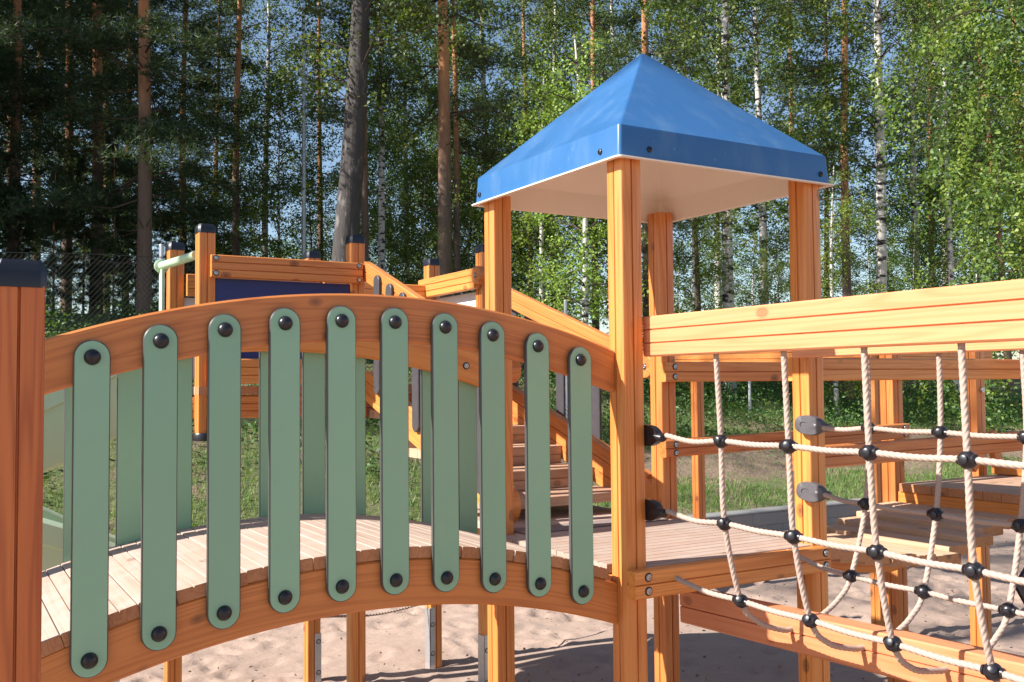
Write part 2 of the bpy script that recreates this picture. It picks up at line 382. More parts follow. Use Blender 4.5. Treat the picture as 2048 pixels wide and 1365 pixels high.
kb = MB(); kb.box((-14, 8.72, G-.1), (24, 8.95, -1.565), .012)
ko = link('kerb', kb.mesh('kerb', M['kerb'])); ko['kind'] = 'structure'

# ------------------------------------------------------------------ tower
tw = thing('play_tower', 'square wooden play tower with a blue pyramid roof on four tall posts', 'play tower', (2.485, 3.13, G))
for x in (X0, X1):
    for y in (Y0, Y1): post(tw, x, y, G-.15, .79)
# deck: boards along x
d = MB(); nb = 9; dy0, dy1 = Y0-.04, Y1+.04; p = (dy1-dy0)/nb
def board_prof(w, t, gr=.0026):
    a = w/2; c = .0025; return [(-a+c, -t), (a-c, -t), (a, -t+c), (a, -c), (a-c, 0), (gr, 0), (gr*.4, -.005), (-gr*.4, -.005), (-gr, 0), (-a+c, 0), (-a, -c), (-a, -t+c)]
for k in range(nb):
    y = dy0+p*(k+.5); xa, xb = (X0+HW+.002, X1-HW-.002) if (k in (0, nb-1)) else (X0-.043, X1+.043)
    d.bar((xa, y, -.622), (xb, y, -.622), board_prof(p-.004, .034))
part('deck', d, M['deck'], tw)
def beam(parent, p0, p1, t, h, n, name='beam', mat='wood', up=(0, 0, 1)):
    return part(name, MB().bar(p0, p1, beam_prof(t, h, n), up), M[mat], parent)
yb = Y0-HW-.0235
b = beam(tw, (X0-.043, yb, -.672), (X1+.005, yb, -.672), .045, .094, 2, 'deck_beam')
for x in (X0+.012, X1-.022):
    for z in (-.648, -.694): bolt(b, (x, yb-.0225, z), (0, -1, 0))
beam(tw, (X0-.04, Y1+HW+.0235, -.706), (X1+.04, Y1+HW+.0235, -.706), .045, .094, 2, 'deck_beam')
beam(tw, (X0-.02, Y0+HW+.002, -.706), (X0-.02, Y1-HW-.002, -.706), .045, .094, 2, 'deck_beam')
beam(tw, (X1+.02, Y0+HW+.002, -.706), (X1+.02, Y1-HW-.002, -.706), .045, .094, 2, 'deck_beam')
# roof
def rring(h, r, z, n=6):
    out = []
    for q in range(4):
        cx = (h-r)*(1 if q in (0, 3) else -1); cy = (h-r)*(1 if q in (0, 1) else -1)
        for k in range(n+1):
            a = math.pi/2*(q+k/n); out.append((2.485+cx+r*math.cos(a), 3.13+cy+r*math.sin(a), z))
    return out
def ringmesh(rings, flip=False, top=True):
    m = MB(); n = len(rings[0]); V = sum(rings, []); Fc = []
    for i in range(len(rings)-1):
        for j in range(n):
            q = (i*n+j, i*n+(j+1) % n, (i+1)*n+(j+1) % n, (i+1)*n+j); Fc.append(q[::-1] if flip else q)
    if top: q = tuple((len(rings)-1)*n+j for j in range(n)); Fc.append(q[::-1] if flip else q)
    m.add(V, Fc); return m
H0 = .44
roof = part('roof', ringmesh([rring(H0+.070, .014, .770), rring(H0+.064, .013, .868), rring(H0+.062, .012, .876), rring(H0+.057, .011, .880), rring(.02, .008, 1.336), rring(.006, .003, 1.347)]), M['blue'], tw, ang=24)
li = ringmesh([rring(H0+.0695, .014, .7695), rring(H0+.086, .02, .764), rring(H0+.086, .02, .759), rring(H0+.062, .02, .761), rring(H0+.056, .02, .860), rring(.02, .01, 1.30)])
lin = part('roof_lining', li, M['white'], roof, ang=28)
SCREW = MB().lathe([(.011, 0), (.010, .004), (.005, .006), (.004, .003)], (0, 0, 0), n=10).mesh('screw', M['black'])
for sx, sy, dr in [(-.38, -1, 'y'), (.46, -1, 'y'), (-1, -.40, 'x'), (-1, .47, 'x'), (1, -.4, 'x'), (1, .45, 'x'), (-.42, 1, 'y'), (.42, 1, 'y')]:
    if dr == 'y': p_ = (2.485+sx, 3.13+sy*(H0+.0692), .80); dd = (0, sy, .06)
    else: p_ = (2.485+sx*(H0+.0692), 3.13+sy, .80); dd = (sx, 0, .06)
    o = place('screw', SCREW, roof, p_); o.rotation_euler = Vector(dd).to_track_quat('Z', 'Y').to_euler()
gs = MB(); gs.box((X0+.06, Y1-.10, -.6195), (X1-.06, Y1+.05, -.617), .001); part('speckled_strip', gs, M['speckle'], tw)  # thin grey-brown speckled strip along the back edge of the deck
ld = MB()
for k in range(8): ld.bar((X0+.10, Y1+.10+.097*k, -.6215), (X1-.03, Y1+.10+.097*k, -.6215), board_prof(.093, .034))
part('landing', ld, M['deck'], tw)

# ------------------------------------------------------------------ arched bridge
br = thing('arched_bridge', 'arched footbridge with green side slats joining the blue-roofed tower', 'footbridge', (1.07, 3.1, G))
BC = 1.07; KB = 1.028
def arc(zc, xa=.09, xb=2.0, y=0, n=36, k=.196, c=BC*1.028): return [(x, y, zc-k*(x-c)**2) for x in np.linspace(xa, xb, n)]
RH, RT = .141, .045
yr_f = 2.718; yr_r = 3.565
rail_prof = rect(RT/2, RH/2, .006)
for y, xb in ((yr_f, 1.9995), (yr_r, 1.9995)):
    for nm, zc in (('top_rail', .2690-RH/2), ('bottom_rail', -.5171-RH/2)):
        part(nm, MB().sweep(rail_prof, arc(zc, .09, xb, y), (0, 0, 1), side=(0, -1, 0), fixed=True), M['wood_lam'], br)
# deck boards across the arc
dk = MB(); x = .10; al = 0; xs = []
while x < 1.985:
    xs.append(x); x += .0955/math.sqrt(1+(.39*(x-BC*KB))**2)
for k in range(len(xs)-1):
    xm = (xs[k]+xs[k+1])/2; sl_ = -.39*(xm-BC*KB); nrm = unit((-sl_, 0, 1)); zc = -.5171+.036-.196*(xm-BC*KB)**2+random.uniform(-.0012, .0012)
    w = (xs[k+1]-xs[k])*math.sqrt(1+sl_**2)-.0018
    dk.sweep(board_prof(w, .0345), [(xm, 2.694+random.uniform(-.004, .004), zc), (xm, 3.585+random.uniform(-.004, .004), zc)], up=nrm, capmi=1)
part('deck', dk, [M['deck'], M['endgrain']], br)
def slat_mesh(L, w=.088, t=.018, ch=.0035):
    r = w/2; pr = []
    for a in np.linspace(0, math.pi, 15): pr.append((r*math.cos(a), r*math.sin(a)))
    for a in np.linspace(math.pi, 2*math.pi, 15): pr.append((r*math.cos(a), -L+r*math.sin(a)))
    m = MB(); n = len(pr)
    def ring(k, y):
        out = []
        for x, z in pr:
            cz = 0 if z >= 0 else (-L if z <= -L else None)
            if cz is None: out.append((math.copysign(abs(x)-k, x), y, z))
            else:
                l = math.hypot(x, z-cz) or 1; out.append((x*(l-k)/l, y, cz+(z-cz)*(l-k)/l))
        return out
    V = ring(ch, -t)+ring(0, -t+ch)+ring(0, -ch)+ring(ch, 0)
    m.add(V, [tuple(range(n))]); m.f += []
    o = 0
    for i, mi in ((0, 1), (1, 1), (2, 1)):
        for j in range(n):
            m.f.append((i*n+j, (i+1)*n+j, (i+1)*n+(j+1) % n, i*n+(j+1) % n)); m.mi.append(mi)
    m.f.append(tuple(3*n+j for j in range(n))[::-1]); m.mi.append(0)
    return m
SL = .7395*KB
SLAT = slat_mesh(SL, ch=.0028).mesh('slat', [M['green'], M['core']], ang=25)
def slat(x, y, zt, front=True):
    o = place('slat', SLAT, br, (x, y, zt))
    for dz in (0, -SL):
        c = link('bolt_cap', HCAP, o); c.location = (0, -.018 if front else .0, dz)
        if not front: c.rotation_euler = (0, 0, math.pi)
for i in range(10):
    xf = .3353+.1623*i; slat(xf*KB, 2.6945, (.1821-.0053*(i-4.5)**2)*KB)
    xr = .426+.1665*i; slat(xr*.990, 3.606, (.1821-.0053*(i-4.5)**2)*KB, False)
for y in (Y0, Y1): post(br, .045, y, G-.1, .32)
bolt(br, (1.875, yr_r-RT/2, .075), (0, -1, 0)); bolt(br, (1.30, yr_r-RT/2, .175), (0, -1, 0))

# ------------------------------------------------------------------ left post
lp = thing('wooden_post', 'thick orange wooden post with dark cap in front of the left bridge end', 'post', (.135, 2.085, G))
LW = .09
part('shaft', MB().bar((.135, 2.085, G-.1), (.135, 2.085, .192), post_prof(LW, .008, .003, .008), (0, 1, 0)), M['wood_red'], lp)
c = place('cap', CAP, lp, (.135, 2.085, .196)); c.scale = (1.02, 1.02, 1.1)

# ------------------------------------------------------------------ rope net tunnel
nt = thing('rope_net_tunnel', 'beige rope net with black ball joints hung between two wooden beams', 'rope net', (2.485, 1.5, G))
NXN, NXF, HY, HP = 2.14, 2.858, 2.3405, .2871
beam(nt, (2.128, 2.668, .158), (2.128, .42, .156), .05, .138, 3, 'top_beam', 'wood_pale'); beam(nt, (2.842, 2.668, .158), (2.842, .42, .156), .05, .138, 3, 'top_beam', 'wood_pale')
beam(nt, (2.485, 2.90, -.845), (2.485, .42, -.765), .085, .125, 2, 'bottom_beam', 'wood_pale')
part('bracket', MB().box((2.46, 2.902, -.90), (2.51, 2.908, -.64), .001), M['steel'], nt)
for x in (2.128, 2.842): post(nt, x, .37, G-.1, .30)
for y in (.46,): part('support', MB().box((2.46, y-.03, G-.1), (2.51, y+.03, -.86), .004), M['wood'], nt)
RR = .0090
zr = {1: -.187, 2: -.448, 3: -.697}
def sag(i): return -.006*i
hoops = []
for j in range(7):
    y = HY-HP*j; s_ = sag(j)*.6
    w = [random.uniform(-.006, .006) for _ in range(6)]
    pts = [(NXN-.005, y, .10), (NXN+.003+w[0], y+w[1], zr[1]+s_*.5), (NXN+.020+w[2], y+w[3]*.6, zr[2]+s_), (2.222, y, zr[3]+s_), (2.30, y+.004, -.775+s_), (2.40, y, -.812+.028*(2.3-y)/1.9), (2.445, y, -.815+.028*(2.3-y)/1.9)]
    part('hoop_rope', MB().rope(pts, RR), M['rope'], nt)
    pts2 = [(2.525, y, -.812+.03*(2.3-y)/1.9), (2.60, y+.003, -.785+s_), (2.67, y, -.745+s_), (2.735, y, -.673+s_), (2.812+w[4], y+w[5], -.432+s_), (2.842, y+w[1], -.168+s_), (2.846, y, .10)]
    part('hoop_rope', MB().rope(pts2, RR), M['rope'], nt)
    hoops.append((pts[1], pts[2], pts[3], pts2[3], pts2[4], pts2[5]))
ends = [(2.118, 2.572, -.178), (2.118, 2.572, -.43), (2.177, 2.60, -.664), (2.741, 2.60, -.638), (2.866, 2.565, -.424), (2.866, 2.565, -.176)]
starts = {2: (2.177, 2.64, -.655), 3: (2.741, 2.64, -.632)}
def ball_mesh():
    m = MB(); r = .0230
    m.lathe([(r*math.sin(a), -r*math.cos(a)) for a in np.linspace(.42, math.pi-.42, 13)], (0, 0, 0), n=24)
    m.lathe([(.0135, .0205), (.0125, .0265), (.0115, .027)], (0, 0, 0), (0, 1, 0), 14); m.lathe([(.0135, .0205), (.0125, .0265), (.0115, .027)], (0, 0, 0), (0, -1, 0), 14)
    m.lathe([(.012, .018), (.011, .0262), (.008, .0275)], (0, 0, 0), (-1, -.35, .1), 14)
    return m.mesh('joint_ball', M['black'], ang=40)
BALL = ball_mesh()
for k in range(6):
    pts = ([starts[k]] if k in starts else []) + [ends[k]]
    for j in range(7):
        a = np.array(hoops[j][k])
        if j: # slight droop between joints
            m_ = (np.array(hoops[j-1][k])+a)/2; m_[2] -= .004; pts.append(tuple(m_))
        else:
            m_ = (np.array(ends[k])+a)/2; m_[2] -= (.010 if k in (2, 3) else .012 if k in (0, 1) else .006); pts.append(tuple(m_))
        pts.append(tuple(a))
    part('net_rope', MB().rope(pts, RR), M['rope'], nt)
    for j in range(7):
        o = place('joint_ball', BALL, nt, hoops[j][k]); o.rotation_euler = (random.uniform(-.12, .12), random.uniform(-.1, .1)+(.35 if k == 2 else -.35 if k == 3 else 0), random.uniform(-.2, .2))
def conn_mesh(mt):
    """oval rope socket: plate tapering towards the rope (along -Y), back on +X"""
    m = MB(); n = 24; rings = []
    out = []
    for a in np.linspace(0, 2*math.pi, n, endpoint=False):
        y = math.cos(a); z = math.sin(a); w = .034*(1-.35*max(0, -y)**2); out.append((.055*np.sign(y)*abs(y)**.8, w*np.sign(z)*abs(z)**.75))
    V = []
    for k, x in ((1, 0), (1, -.018), (.95, -.024), (.90, -.026), (.3, -.0262), (.28, -.023), (.02, -.023)): V += [(x, y*k+(.022*(1-k) if k < .5 else 0), z*k) for y, z in out]
    Fc = [(i*n+j, (i+1)*n+j, (i+1)*n+(j+1) % n, i*n+(j+1) % n) for i in range(6) for j in range(n)]
    Fc += [tuple(range(n)), tuple(6*n+j for j in range(n))[::-1]]
    m.add(V, Fc); m.lathe([(.016, .02), (.0145, .065), (.012, .07)], (-.012, 0, 0), (0, -1, 0), 14)
    return m.mesh('rope_socket', M[mt], ang=40)
CONN_SUN = conn_mesh('connector_sunlit'); CONN_SHADE = conn_mesh('black')  # same black part: greyed copy for sunlit sockets, black copy for shaded ones
for z in (-.168, -.420):
    o = place('rope_socket', CONN_SUN, nt, (X1-HW-.004, 2.632, z)); o.rotation_euler = (R(6), 0, R(14)); o.scale = (1.0, 1.12, 1.10)
    o = place('rope_socket', CONN_SHADE, nt, (X0+HW+.001, 2.645, z-.012)); o.rotation_euler = (R(5), 0, R(2)); o.scale = (-1.25, 1.05, 1.05)

# ------------------------------------------------------------------ stairs
st = thing('stair_flight', 'wooden stairs with dark balusters climbing from the tower to the rear platform', 'stairs', (2.485, 4.3, -.62))
def disc_beam(x, ya, za, yb_, slope, h, n, t, name, parent, rad):
    m = MB(); y1 = yb_; z1 = za+slope*(yb_-ya)
    m.bar((x, ya, za), (x, y1, z1), beam_prof(t, h, n))
    m.lathe([(rad-.004, -t/2-.004), (rad, -t/2), (rad, t/2), (rad-.004, t/2+.004)], (x, ya-.005, za), (1, 0, 0), 28)
    o = part(name, m, M['wood'], parent)
    for sx in (-1, 1): bolt(o, (x+sx*(t/2+.003), ya-.004, za), (sx, 0, 0))
    return o
XL, XR = X0+.068, X1-.0
disc_beam(X0+.068, 3.60, .058, 5.20, .372, .105, 2, .045, 'handrail', st, .055)
disc_beam(X1+.0, 3.675, .075, 5.18, .335, .105, 2, .045, 'handrail', st, .055)
disc_beam(X0+.068, 3.64, -.515, 5.18, .335, .165, 3, .045, 'stringer', st, .082)
disc_beam(X1+.0, 3.70, -.530, 5.18, .330, .205, 3, .045, 'stringer', st, .082)
BAL = slat_mesh(.60, .075, .018).mesh('baluster', [M['baluster'], M['baluster']], ang=25)
for k in range(8):
    y = 3.80+.166*k
    o = place('baluster', BAL, st, (X0+.044, y, .058+.372*(y-3.6)-.0)); o.rotation_euler = (0, 0, R(-90)); o.scale = (1, 1, (.573-.04*(y-3.6))/.60 if False else .97)
    o = place('baluster', BAL, st, (X1+.043, y+.02, .075+.335*(y-3.655))); o.rotation_euler = (0, 0, R(-90)); o.scale = (1, 1, .98)
for k in range(5):
    y = 3.80+.295*k; z = -.52+.0945*k
    m = MB()
    for q in range(4): m.bar((X0+.095, y+.05+.097*q, z), (X1-.026, y+.05+.097*q, z), board_prof(.094, .046))
    part('tread', m, M['tread'], st)
    part('gap_backing', MB().box((X0+.096, y+.302, z+.001), (X1-.027, y+.324, z+.0945-.048), .002), M['tread'], st)  # backing board added so the gap between treads reads dark

# ------------------------------------------------------------------ rear platform
GX0, GX1, GX2, GY0, GY1 = 1.226, 2.068, 2.915, 5.255, 6.0
rp = thing('rear_platform', 'raised wooden platform with navy panel and dark post caps behind the bridge', 'play platform', (2.07, 5.63, G))
for x in (GX0, GX1, GX2):
    for y in (GY0, GY1):
        z0 = -.26 if (x == GX0 and y == GY0) else G-.1
        o = post(rp, x, y, z0, .816); place('cap', CAP, o, (x, y, .814))
fc = MB().lathe([(.05, -.03), (.062, -.028), (.064, .0), (.058, .012), (.046, .012)], (GX0, GY0, -.255), n=20); part('foot_cap', fc, M['black'], rp)
yf = GY0-HW-.024
b = beam(rp, (GX0+.012, yf, .632), (GX1+.01, yf, .632), .045, .116, 3, 'guard_board', 'wood')
for x in (GX0+.035, GX1-.012):
    for z in (.672, .592): bolt(b, (x, yf-.0225, z), (0, -1, 0))
part('blue_panel', MB().box((GX0+.046, GY0-.03, .147), (GX1-.046, GY0-.012, .572), .002), M['panelblue'], rp)
beam(rp, (GX0+.012, yf, .078), (GX1+.01, yf, .078), .045, .132, 3, 'guard_board', 'wood')
beam(rp, (GX0-.04, GY0-.02, -.112), (GX1+.05, GY0-.02, -.112), .04, .116, 3, 'fascia', 'wood')
beam(rp, (GX0-.03, GY0+.04, -.112), (GX0-.03, GY1-.05, -.112), .04, .116, 3, 'fascia', 'wood')
beam(rp, (GX0-.04, GY1+.02, -.112), (GX2+.05, GY1+.02, -.112), .04, .116, 3, 'fascia', 'wood')
beam(rp, (GX1+.06, GY0+.02, -.112), (GX2+.05, GY0+.02, -.112), .04, .116, 3, 'fascia', 'wood')
dk = MB(); nbx = 17; p = (GX2-GX0+.09)/nbx
for k in range(nbx):
    x = GX0-.045+p*(k+.5); dk.sweep(board_prof(p-.004, .045), [(x, GY0-.05, 0.0), (x, GY1+.05, 0.0)], capmi=1)
part('deck', dk, [M['deck'], M['endgrain']], rp)
beam(rp, (GX1+.05, GY1-.07, .60), (GX2-.05, GY1-.07, .60), .045, .13, 3, 'guard_board')
beam(rp, (GX0+.05, GY1-.07, .60), (GX1-.05, GY1-.07, .60), .045, .13, 3, 'guard_board')
part('pale_panel', MB().box((GX0+.046, GY1-.01, .05), (GX1-.046, GY1+.008, .53), .002), M['panelwhite'], rp)
b = beam(rp, (GX2-.07, GY0-.03, .645), (GX2-.07, GY1+.02, .645), .045, .125, 3, 'guard_board')
lo = MB().lathe([(.05, -.026), (.056, -.02), (.056, .02), (.05, .026)], (GX2-.074, GY0-.06, .66), (1, 0, 0), 20); lo = part('log_end', lo, M['wood'], rp); bolt(lo, (GX2-.1, GY0-.06, .66), (-1, 0, 0))
part('pale_panel', MB().box((GX2-.012, GY0+.046, .05), (GX2+.006, GY1-.046, .575), .002), M['panelwhite'], rp)
for x, y, h, sx in ((GX1, GY1, .30, .022), (GX2, GY1, .36, -.034), (GX2, GY0, .34, -.034)):
    m = MB(); m.box((x+sx-.02, y-HW-.006, G-.1), (x+sx+.022, y-HW-.001, G+h), .001)
    if sx < 0: m.box((x-HW-.007, y-HW-.006, G-.1), (x-HW-.0015, y+.03, G+h-.004), .001)
    o = part('post_shoe', m, M['steel'], rp)
    for z in (.06, .25): bolt(o, (x+sx+.004, y-HW-.006, G+z), (0, -1, 0))
part('low_rope', MB().rope([(GX1+.05, GY1, -1.46), (2.5, GY1-.01, -1.49), (GX2-.05, GY1, -1.46)], .009, step=.02, n=10), M['rope'], rp)
part('low_rope', MB().rope([(GX2+.05, GY1, -1.44), (3.4, GY1, -1.45), (4.2, GY1+.2, -1.40)], .009, step=.02, n=10), M['rope'], rp)

# ------------------------------------------------------------------ slide
sd_ = thing('slide', 'light green curving slide leaving the left side of the rear platform', 'slide', (.4, 5.2, G))
path = [(1.17, 5.63, .015), (1.0, 5.63, -.02), (.75, 5.63, -.16), (.45, 5.63, -.30), (.1, 5.60, -.41)]
for a in np.linspace(25, 165, 6): path.append((.08-.60*math.sin(R(a)), 5.06+.57*math.cos(R(a)), -.42-.22*(a-25)/140))
path += [(.1, 4.49, -.66), (.30, 4.47, -.745), (.50, 4.47, -.845), (.72, 4.47, -.955)]
sp = crom(path, 6)
tr = [(-.20, .17), (-.20, .245), (-.235, .255), (-.27, .24), (-.272, .165), (-.252, .155), (-.25, -.10), (-.23, -.12), (.23, -.12), (.25, -.10), (.252, .155), (.272, .165), (.27, .24), (.235, .255), (.20, .245), (.20, .17)]
tr = tr[:1]+tr[1:]+[(.19*math.cos(R(a)), .06-.12*math.sin(R(a))) for a in range(10, 171, 16)]
part('chute', MB().sweep(tr, sp), M['slide'], sd_, ang=50)
part('support', MB().box((.64, 4.43, G-.1), (.69, 4.51, -1.07), .004), M['steel'], sd_)
part('side_panel', MB().box((GX0-.11, GY1-.155, .02), (GX0-.09, GY1-.09, .68), .004), M['slide'], sd_)
part('side_panel', MB().box((GX0-.02, GY0+.052, .02), (GX0-.002, GY0+.14, .30), .004), M['slide'], sd_)
rb = MB(); rb.tube([(GX0-.10, GY1-.12, .70), (GX0-.06, GY0+.3, .70), (GX0-.035, GY0+.06, .70)], .024, 14); rb.lathe([(.042, 0), (.042, .012), (.03, .018)], (GX0-.10, GY1-.105, .70), (0, -1, 0), 16)
part('grab_bar', rb, M['slide'], sd_)

# ------------------------------------------------------------------ right walkway
wk = thing('plank_walkway', 'sagging plank walkway with two-board rails right of the tower', 'walkway', (3.7, 3.13, G))
def rail(p0, p1, n=2, h=.092): return beam(wk, p0, p1, .045, h, n, 'rail')
ya, yb2 = Y1-HW-.0235, Y0+HW+.0235
b = rail((X1-.055, ya, .048), (4.60, ya, .048))
for z in (.072, .026): bolt(b, (X1+.0, ya-.0225, z), (0, -1, 0))
b = rail((X1-.03, yb2, .047), (4.47, yb2, .047))
b = rail((X1-.06, ya, -.302), (4.555, ya, -.274), 2, .08)
for z in (-.322, -.285): bolt(b, (X1-.0, ya-.0225, z), (0, -1, 0)); bolt(b, (4.52, ya-.0225, z+.03), (0, -1, 0))
b = rail((X1-.035, yb2, -.305), (4.9, yb2, -.284), 2, .088)
wd = MB(); xs = [2.985+.153*k for k in range(10)]
zs = [-.645, -.672, -.697, -.718, -.736, -.748, -.730, -.703, -.676, -.648]
tl = [-.06, -.06, -.05, -.04, -.02, .0, .0, .0, .02, .02]
ye = [2.66, 2.67, 2.68, 2.67, 2.69, 2.68, 2.74, 2.73, 2.78, 2.76]
def plank_prof(w, t):
    a = w/2; c = .004; pr = [(-a+c, -t), (a-c, -t), (a, -t+c), (a, -c), (a-c, 0)]
    for g in (.5, 0, -.5): pr += [(a*g+.003, 0), (a*g+.001, -.005), (a*g-.001, -.005), (a*g-.003, 0)]
    return pr+[(-a+c, 0), (-a, -c), (-a, -t+c)]
for x, z, q, e in zip(xs, zs, tl, ye):
    wd.sweep(plank_prof(.149, .045), [(x, e, z), (x, 3.50+random.uniform(-.01, .01), z)], up=unit((-q, 0, 1)), capmi=1)
part('planks', wd, [M['tread'], M['endgrain']], wk)
for y in (3.0, 3.35): part('stringer', MB().sweep(rect(.0225, .03, .004), [(x, y, z-.09) for x, z in zip(xs, zs)]), M['wood'], wk)
pf = thing('plank_platform', 'weathered plank platform at the far end of the sagging walkway', 'play platform', (4.95, 3.1, G))
pd = MB()
for k in range(9):
    y = 2.66+.0975*k; pd.sweep(board_prof(.0935, .043), [(4.468+random.uniform(-.003, .003), y, -.552), (5.42, y, -.552)], capmi=1)
part('deck', pd, [M['tread'], M['endgrain']], pf)
part('edge_board', MB().box((4.475, 2.62, -.66), (4.515, 3.50, -.597), .004), M['wood'], pf); part('edge_board', MB().box((4.52, 2.60, -.68), (5.4, 2.64, -.597), .004), M['wood'], pf)
for x, y, z1 in ((4.528, Y1, .32), (5.26, Y1, .32), (4.528, 2.55, .32), (5.45, 2.55, .32)): post(pf, x, y, G-.1, z1)
fb = MB(); fb.box((5.30, 2.95, -.548), (5.40, 3.50, -.50), .004); part('end_board', fb, M['wood'], pf)
dg = MB(); dg.bar((5.05, 3.46, -.50), (5.22, 3.46, -.33), rect(.02, .03, .003)); dg.bar((5.30, 3.46, -.50), (5.24, 3.46, -.30), rect(.02, .03, .003)); part('brace', dg, M['wood'], pf)
part('dark_panel', MB().bar((4.20, 2.60, -.80), (4.44, 2.60, -1.10), rect(.008, .16, .002)), M['purple'], pf)
hk = MB(); hk.lathe([(.016, -.004), (.016, .004)], (5.262, Y1-HW-.012, -.06), (0, 1, 0), 14); part('hook', hk, M['bolt'], pf)

gf = thing('guard_frame', 'distant lit wooden guard rail on slim posts behind the rope net', 'guard rail', (6.2, 5.6, G))
for x, y in ((5.97, 6.8), (5.97, 4.86), (7.2, 4.86)): post(gf, x, y, G-.1, .30)
b = beam(gf, (5.97-HW-.024, 7.15, .235), (5.97-HW-.024, 4.80, .19), .045, .14, 3, 'guard_board'); bolt(b, (5.90, 4.9, .17), (-1, 0, 0))
b = beam(gf, (5.99, 4.86-HW-.024, .20), (7.28, 4.86-HW-.024, .20), .045, .14, 3, 'guard_board'); bolt(b, (6.06, 4.79, .17), (0, -1, 0)); bolt(b, (7.2, 4.79, .17), (0, -1, 0))

# ------------------------------------------------------------------ plants and trees
def quad_mesh(name, C, A, B, mat, tri=False, mi=None):
    """leaf faces: centres C, half-axes A (long) and B (wide)"""
    n = len(C)
    if tri: v = np.stack([C-B, C+B, C+A], 1).reshape(-1, 3); k = 3
    else: v = np.stack([C-A, C+B-A*.15, C+A, C-B-A*.15], 1).reshape(-1, 3); k = 4
    me = bpy.data.meshes.new(name); me.vertices.add(len(v)); me.vertices.foreach_set('co', v.astype(np.float32).ravel())
    me.loops.add(n*k); me.loops.foreach_set('vertex_index', np.arange(n*k, dtype=np.int32))
    me.polygons.add(n); me.polygons.foreach_set('loop_start', np.arange(0, n*k, k, dtype=np.int32))
    me.update(calc_edges=True); me.validate()
    for m_ in (mat if isinstance(mat, (list, tuple)) else [mat]): me.materials.append(m_)
    if mi is not None: me.polygons.foreach_set('material_index', np.asarray(mi, np.int32))
    return me
def rdir(n):
    v = RNG.normal(size=(n, 3)); return v/np.linalg.norm(v, axis=1)[:, None]
def perp(A):
    b = np.cross(A, rdir(len(A))); return b/(np.linalg.norm(b, axis=1)[:, None]+1e-9)

def trunk_path(h, lean=(0, 0), wob=.12, n=14):
    a, b = RNG.uniform(0, 6, 2); z = np.linspace(-.4, h, n)
    return np.stack([lean[0]*z/h+wob*np.sin(z*.35+a)*z/h, lean[1]*z/h+wob*np.cos(z*.3+b)*z/h, z], 1)
def at_z(tp, z): return np.array([np.interp(z, tp[:, 2], tp[:, 0]), np.interp(z, tp[:, 2], tp[:, 1]), z])

def pine_meshes(tag, h=15, r=.15, z0=3.0, spread=2.3, dens=1.0, leaf='pineleaf', lean=(0, 0), bark='pinebark', dead=True):
    tp = trunk_path(h, lean); m = MB(); rs = [r*(1.15 if i == 0 else 1-.72*i/13) for i in range(14)]
    m.tube(tp, 1.0, 12, scale=rs); tips = []; Cs = []; As = []
    z = 1.2 if dead else z0
    while z < h:
        for q in range(random.randint(2, 4)):
            an = RNG.uniform(0, 6.283); k = (z-z0)/(h-z0)
            L = spread*(1-.65*max(0, k)**1.5)*RNG.uniform(.55, 1.1)
            if z < z0: L *= RNG.uniform(.25, .6)
            dr = np.array([math.cos(an), math.sin(an), 0]); el = RNG.uniform(-.18, .28)+.35*max(0, k)
            p0 = at_z(tp, z); pts = [p0+dr*L*t+np.array([0, 0, L*(el*t-.16*t*t+.06*math.sin(t*7+an))]) for t in np.linspace(0, 1, 6)]
            m.tube(pts, .5, 5, scale=[.045*(1-.8*t)*min(1, L/2) for t in np.linspace(0, 1, 6)], mi=1)
            if z < z0: continue
            pts = np.array(pts); side = np.array([-dr[1], dr[0], 0])
            ns = int(13*L*dens)
            for s_ in range(ns):
                t = RNG.uniform(.28, 1.05); c = np.array([np.interp(t, np.linspace(0, 1, 6), pts[:, i]) for i in range(3)])
                c = c+side*RNG.normal()*.30*L*(.35+.5*t)*.55+np.array([0, 0, RNG.normal()*.09+.05])
                nt_ = RNG.integers(5, 10); Cs.append(c+RNG.normal(size=(nt_, 3))*np.array([.15, .15, .075]))
        z += RNG.uniform(.30, .62)
    C = np.vstack(Cs); n = len(C); k = 7
    C = np.repeat(C, k, 0); A = rdir(len(C)); A[:, 2] = A[:, 2]*.8+.25; A *= RNG.uniform(.07, .13, (len(C), 1)); B = perp(A)*RNG.uniform(.007, .012, (len(C), 1))
    return m.mesh(tag+'_trunk', [M[bark], M['twig']]), quad_mesh(tag+'_crown', C, A, B, M[leaf], True)

